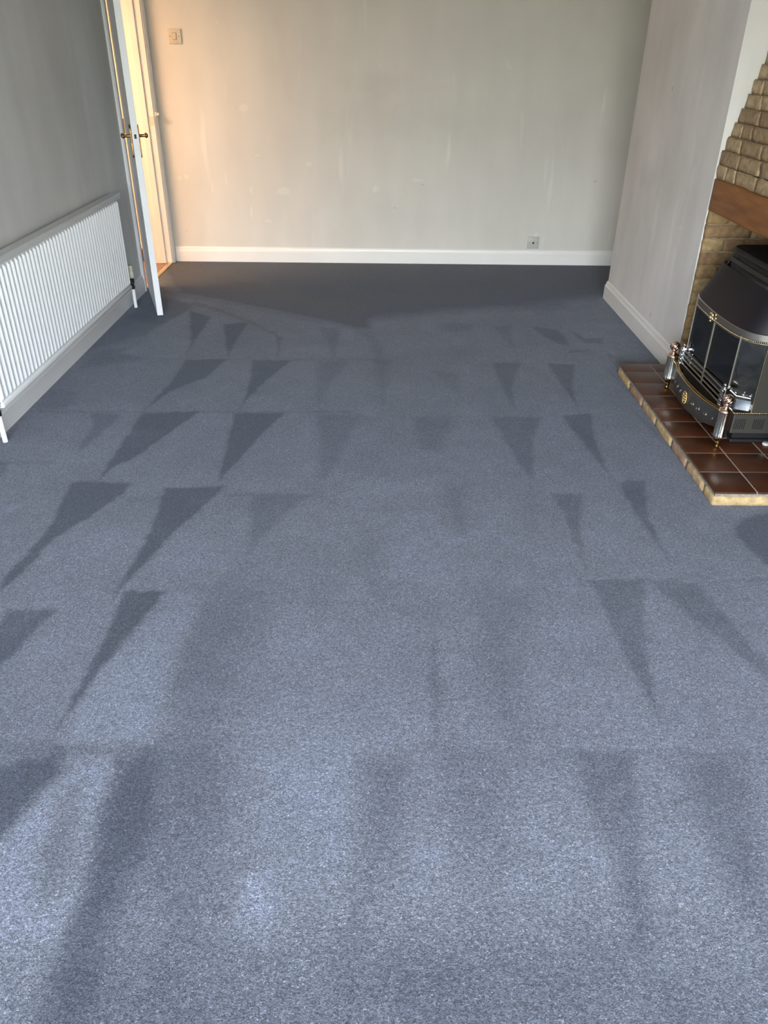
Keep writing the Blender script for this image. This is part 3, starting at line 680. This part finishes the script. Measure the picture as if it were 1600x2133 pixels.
plan = [(x, YF+d) for x, d in reversed(half[1:])]+[(x, YF-d) for x, d in half]       # far end -> near end
def topx(y): return 1.490+.10*max(0, abs(y-YF)-.235)**1.0
ZB, ZT = .512, .722
def cpt(i, tt, n):
    x, y = plan[i]; yt = YF+(y-YF)*.86; xt = 1.492+max(0, x-1.40)*.55
    nx, nz = -(ZT-ZB), (xt-x); l = math.hypot(nx, nz)
    return Vector((x+(xt-x)*tt+n*nx/l, y+(yt-y)*tt, ZB+(ZT-ZB)*tt+n*nz/l))
def cloft(bm, prof, i0=0, i1=None):
    i1 = len(plan)-1 if i1 is None else i1; rows = []
    for i in range(i0, i1+1): rows.append([bm.verts.new(cpt(i, a, n)) for a, n in prof])
    m = len(prof)
    for a, b_ in zip(rows, rows[1:]):
        for k in range(m): bm.faces.new((a[k], a[(k+1) % m], b_[(k+1) % m], b_[k]))
    bm.faces.new(rows[0][::-1]); bm.faces.new(rows[-1])
bm = bmesh.new(); cloft(bm, [(0, 0), (.02, .0015), (.665, .0015), (.68, 0), (.68, -.012), (0, -.012)])
cloft(bm, [(.92, -.012), (.92, 0), (.935, .002), (.985, .002), (1.0, 0), (1.0, -.012)])
n_ = len(plan)-1                                   # flat top and the two end cheeks
tp = [cpt(i, 1, 0) for i in range(len(plan))]
v0 = [bm.verts.new(p) for p in tp]+[bm.verts.new((1.66, tp[-1].y, ZT)), bm.verts.new((1.66, tp[0].y, ZT))]
v1 = [bm.verts.new(v.co-Vector((0, 0, .008))) for v in v0]
bm.faces.new(v0); bm.faces.new(v1[::-1])
for k in range(len(v0)): bm.faces.new((v0[k], v0[(k+1) % len(v0)], v1[(k+1) % len(v0)], v1[k]))
for i in (0, n_):
    a, b_ = cpt(i, 0, -.001), cpt(i, 1, -.001); s = .008 if i == 0 else -.008
    q = [bm.verts.new(p) for p in (a, b_, Vector((1.66, b_.y, ZT-.001)), Vector((1.66, a.y, ZB)))]
    q2 = [bm.verts.new(v.co-Vector((0, s, 0))) for v in q]
    bm.faces.new(q); bm.faces.new(q2[::-1])
    for k in range(4): bm.faces.new((q[k], q[(k+1) % 4], q2[(k+1) % 4], q2[k]))
can = part('canopy', bm, M_can, fire, 30)
bm = bmesh.new(); cloft(bm, [(.67, -.034), (.67, -.026), (.93, -.026), (.93, -.034)]); obj('louvre_recess', bm, M_slot, can, 30)
bm = bmesh.new(); cloft(bm, [(.762, -.026), (.762, -.010), (.772, -.007), (.838, -.007), (.848, -.010), (.848, -.026)], 3, n_-3)
for i in (2, 3, n_-3, n_-2):
    a, b_ = cpt(i, .68, -.014), cpt(i, .92, -.014); tube(bm, [a, b_], .004, 6)
obj('louvre', bm, M_lv, can, 30)
bm = bmesh.new()
for i in range(40):                                # comb teeth along the lower slot
    y = .05+i*.90/39; f = 4+y*(n_-8); i0 = int(f); fr_ = f-i0
    a = cpt(i0, .685, -.016).lerp(cpt(min(i0+1, n_), .685, -.016), fr_); b_ = cpt(i0, .722, -.016).lerp(cpt(min(i0+1, n_), .722, -.016), fr_)
    tube(bm, [a, b_], .0018, 4)
obj('louvre_comb', bm, M_lv, can)
bm = bmesh.new(); sweep(bm, plan, [(.0045, .488), (.0045, .5125), (.001, .514), (-.012, .514), (-.012, .486), (.001, .486)]); band = part('trim_band', bm, M_nick, fire, 30)
def resample(path, step):
    out = []; acc = 0
    for a, b_ in zip(path, path[1:]):
        a, b_ = Vector(a), Vector(b_); l = (b_-a).length; s = step-acc if acc else 0
        while s < l: out.append(a.lerp(b_, s/l)); s += step
        acc = (l-(s-step)) if l >= 0 else 0
    return out
bm = bmesh.new()
for q in resample([(x-.003, y) for x, y in plan], .0072): ball(bm, (q.x, q.y, .4835), .0030, 1)
sweep(bm, plan, [(.004, .477), (.004, .4795), (-.006, .4795), (-.006, .477)])
obj('bead_moulding', bm, M_gold, band, 60)
bm = bmesh.new()
for k in range(7):
    a = (k-3)*.34; ball(bm, (1.352, YF-.008+.017*math.sin(a), .494+.010*math.cos(a)-.012*(abs(k-3) > 2)), .0065, 2, (.7, .7, 1.25))
ball(bm, (1.349, YF-.008, .490), .0085, 2, (.8, 1, 1)); ball(bm, (1.352, YF-.008, .476), .006, 2)
obj('shell_ornament', bm, M_gold, band, 60)
# glass bay
gb = [(1.478, YF+.292), (1.386, YF+.245), (1.383, YF+.08), (1.382, YF), (1.383, YF-.08), (1.386, YF-.245), (1.478, YF-.292)]
for a, b_ in ((0, 1), (1, 3), (3, 5), (5, 6)):
    bm = bmesh.new(); sweep(bm, gb[a:b_+1], [(.002, .20), (.002, .487), (-.002, .487), (-.002, .20)]); part('glass_pane', bm, M_glass, fire, 30)
M_strut = mat('strut_nickel', (.34, .31, .25), .4, .9)
for (x, y), w_ in (((gb[3][0], YF+.010), .006), (gb[1], .0014), (gb[5], .0014)):
    bm = bmesh.new(); bx(bm, x-.005, x+.002, y-w_, y+w_, .20, .487, .001); part('glazing_bar', bm, M_strut, fire)
# carcass
for s in (-1, 1):
    y0 = YF+s*.295; y1 = y0-s*.012
    bm = bmesh.new(); bx(bm, 1.478, 1.86, min(y0, y1), max(y0, y1), .186, .486, .002); k = part('side_panel', bm, M_side, fire)
    if s > 0: continue
    bm = bmesh.new(); bx(bm, 1.474, 1.479, min(y0, y1)-.001, max(y0, y1)+.001, .186, .486, .001); obj('edge_trim', bm, M_gold, k)
bm = bmesh.new(); bx(bm, 1.62, 1.90, YF-.283, YF+.283, .06, .50); bx(bm, 1.44, 1.62, YF-.283, YF+.283, .470, .498); part('firebox', bm, M_slot, fire)
bm = bmesh.new(); bx(bm, 1.600, 1.619, YF-.275, YF+.275, .20, .468, .002); part('firebox_lining', bm, mat('firebox_ceramic', (.36, .34, .27), .8, var=(9, .25), bump=(40, .3, .003)), fire)
bm = bmesh.new(); bx(bm, 1.411, 1.86, YF-.295, YF+.295, .100, .186, .003)
base = part('base_housing', bm, M_side, fire)
for g0 in (1.421, 1.4955, 1.570):
    bm = bmesh.new()
    for i in range(6): bx(bm, g0+i*.0077, g0+i*.0077+.0036, YF-.2957, YF-.29, .119, .163)
    obj('vent_grille', bm, M_slot, base)
bm = bmesh.new()
for i in range(60): ball(bm, (1.409+i*.0072, YF-.296, .1885), .0029, 1)
for i in range(81): ball(bm, (1.408, YF-.292+i*.0073, .1885), .0029, 1)
bx(bm, 1.405, 1.86, YF-.299, YF+.299, .1835, .1862)
obj('bead_moulding', bm, M_gold, base, 60)
bm = bmesh.new(); bx(bm, 1.435, 1.86, YF-.27, YF+.27, .068, .101); bx(bm, 1.425, 1.87, YF-.285, YF+.285, .0545, .069, .003); part('plinth', bm, M_slot, fire)
bm = bmesh.new(); lathe(bm, [(.0, .0545), (.012, .055), (.014, .060), (.012, .066), (0, .067)], 1.565, YF-.305, 16)
for v in bm.verts: v.co.x = 1.565+(v.co.x-1.565)*1.1
part('control_tap', bm, M_plate2, fire, 40)
bm = bmesh.new(); bx(bm, 1.395, 1.61, YF-.27, YF+.27, .187, .215, .004); bed = part('fuel_bed', bm, M_slot, fire)
random.seed(11)
for i in range(16):
    cx = 1.43+.045*(i % 4)+random.uniform(-.01, .01); cy = YF-.21+(i//4)*.14+random.uniform(-.03, .03)+(i % 2)*.05; cz = .225+.028*(i % 4)+random.uniform(0, .01)
    bm = bmesh.new(); r_ = random.uniform(.032, .045); vs = ball(bm, (0, 0, 0), r_, 3, (1, 1.25, .8)); sd = Vector((i*3.1, i, 2))
    for v in vs: v.co += noise.noise_vector(v.co*22+sd)*.014
    for v in vs: v.co += Vector((cx, cy, cz))
    obj('coal', bm, M_coal, bed, 60)
# chrome fret of bars across the coals
for i in range(4):
    z = .2075+i*.0195; x = 1.368+i*.001
    bm = bmesh.new(); bx(bm, x-.003, x+.003, YF-.242, YF+.230, z-.0032, z+.0032, .0015); part('fret_bar', bm, M_strut, fire)
for s in (-1, 1):
    yc = YF+(.238 if s > 0 else -.250); bm = bmesh.new(); ye = YF+s*.292
    bx(bm, 1.360, 1.386, yc-.011, yc+.011, .200, .278, .002)
    for i in range(4): bx(bm, 1.355, 1.366, yc-.013, yc+.013, .2025+i*.0195, .2125+i*.0195, .003)
    prism(bm, [(1.380, yc+.004*s), (1.462, ye+s*.006), (1.462, ye-s*.002), (1.380, yc-.006*s)], 'z', .198, .240)
    q = [(1.372, yc, .268), (1.390, yc+s*.006, .270), (1.402, yc+s*.012, .260), (1.412, yc+s*.018, .252), (1.460, ye, .250)]
    tube(bm, q, .0048, 10)
    for x_, y_, z_ in ((1.367, yc, .290), (1.408, yc+s*.015, .264), (1.434, yc+s*.028, .260), (1.457, ye, .260)): ball(bm, (x_, y_, z_), .0078, 2)
    tube(bm, [(1.367, yc, .276), (1.367, yc, .286)], .004, 8)
    part('fret_end', bm, M_chr, fire, 40)

# ------------------------------------------------------------------ fender with two fluted posts
M_cop = mat('copper_toned_brass', (.74, .55, .44), .16, 1)
M_ft = mat('fluted_nickel', (.66, .63, .56), .16, 1)
M_fp = mat('dark_pewter', (.13, .125, .115), .34, .8, bump=(35, .15, .002))
fen = thing('fender', 'curved pewter fender with two fluted posts in front of the gas fire', 'fender', (1.34, YF, .054))
for yp, xp in ((2.833, 1.358), (3.477, 1.357)):
    bm = bmesh.new(); lathe(bm, [(.0255, .104), (.0255, .108), (.0248, .110), (.0248, .200), (.0255, .202), (.0255, .206)], xp, yp, 84, .07, 12)
    post = part('post', bm, M_ft, fen, 40)
    bm = bmesh.new(); bx(bm, xp-.024, xp+.024, yp-.024, yp+.024, .098, .1045, .002); obj('post_base', bm, M_fp, post)
    bm = bmesh.new(); lathe(bm, [(0, .0545), (.0085, .0545), (.011, .058), (.009, .070), (.011, .074), (.008, .079), (.014, .090), (.019, .099)], xp, yp, 20); obj('foot', bm, M_abr, post, 40)
    bm = bmesh.new(); lathe(bm, [(.0255, .205), (.0270, .208), (.0265, .212), (.0235, .217), (.019, .221), (.0115, .225), (.0095, .230), (.013, .234), (.011, .237)], xp, yp, 28)
    obj('collar', bm, M_cop, post, 40)
    bm = bmesh.new(); rings = []                     # swirled ball
    for j in range(15):
        a = math.pi*j/14; ring = []
        for i in range(48):
            th = 2*math.pi*i/48+a*.9; rr = .0232*math.sin(a)*(1-.16*(.5-.5*math.cos(8*(2*math.pi*i/48))))
            ring.append(bm.verts.new((xp+rr*math.cos(th), yp+rr*math.sin(th), .2565-.0215*math.cos(a))))
        rings.append(ring)
    for a, b_ in zip(rings, rings[1:]):
        for i in range(48): bm.faces.new((a[i], a[(i+1) % 48], b_[(i+1) % 48], b_[i]))
    bmesh.ops.remove_doubles(bm, verts=bm.verts, dist=.0003)
    obj('finial', bm, M_cop, post, 60)
fh = [(1.3235, 0), (1.3245, .05), (1.328, .11), (1.335, .17), (1.345, .215), (1.354, .245), (1.357, .262), (1.357, .298)]
fpl = [(x, YF+d) for x, d in reversed(fh[1:])]+[(x, YF-d) for x, d in fh]
bm = bmesh.new(); rows = []
for i, (x, y) in enumerate(fpl):
    u = abs(y-YF)/.30; zb = .088+(.022 if y > YF else .034)*u**2; zt = .188
    bulge = .006*(1-u**2)
    rows.append([bm.verts.new((x+dx-bulge*math.sin(math.pi*tt), y, zb+(zt-zb)*tt)) for dx, tt in ((0, 0), (0, .25), (0, .5), (0, .75), (0, 1), (.004, 1), (.004, .75), (.004, .5), (.004, .25), (.004, 0))])
for a, b_ in zip(rows, rows[1:]):
    for k in range(10): bm.faces.new((a[k], a[(k+1) % 10], b_[(k+1) % 10], b_[k]))
bm.faces.new(rows[0]); bm.faces.new(rows[-1][::-1])
fpt = part('front_plate', bm, M_fp, fen, 30)
bm = bmesh.new(); tube(bm, [(x-.001, y, .191) for x, y in fpl], .0034, 10); tube(bm, [(x+.009, y, .193) for x, y in fpl], .0022, 8)
sweep(bm, fpl, [(0, .186), (0, .189), (-.012, .191), (-.012, .188)])
part('rail', bm, mat('tarnished_brass', (.46, .34, .16), .28, 1), fen, 50)
def onplate(y, z):
    for (x0, y0), (x1, y1) in zip(fpl, fpl[1:]):
        if y1 <= y <= y0: return x0+(x1-x0)*(y0-y)/(y0-y1)-.006*(1-((y-YF)/.3)**2)
    return 1.33
bm = bmesh.new(); xm = onplate(YF-.012, .135)
for k in range(24):
    a = 2*math.pi*k/24; ball(bm, (xm-.003, YF-.012+.021*math.cos(a), .138+.026*math.sin(a)), .0042, 1)
ball(bm, (xm+.002, YF-.012, .138), .021, 3, (.22, .9, 1.12))
for k in range(6):
    a = 2*math.pi*k/6; ball(bm, (xm-.004, YF-.012+.010*math.cos(a), .138+.012*math.sin(a)), .0058, 2, (.8, 1, 1))
ball(bm, (xm-.006, YF-.012, .138), .005, 2)
obj('medallion', bm, M_brass, fpt, 60)
# raised scrolls either side of the medallion
for s in (-1, 1):
    for d, r_ in ((.075, .013), (.125, .015), (.18, .012), (.222, .009)):
        y = YF-.012+s*d; pts = []
        for i in range(20):
            a = i*.5; rr = r_*(1-i/24); yy = y+s*rr*math.cos(a); zz = .140+rr*1.2*math.sin(a)
            pts.append((onplate(yy, zz)+.0008, yy, zz))
        bm = bmesh.new(); tube(bm, pts, .0020, 6); obj('scroll_relief', bm, M_fp, fpt, 60)
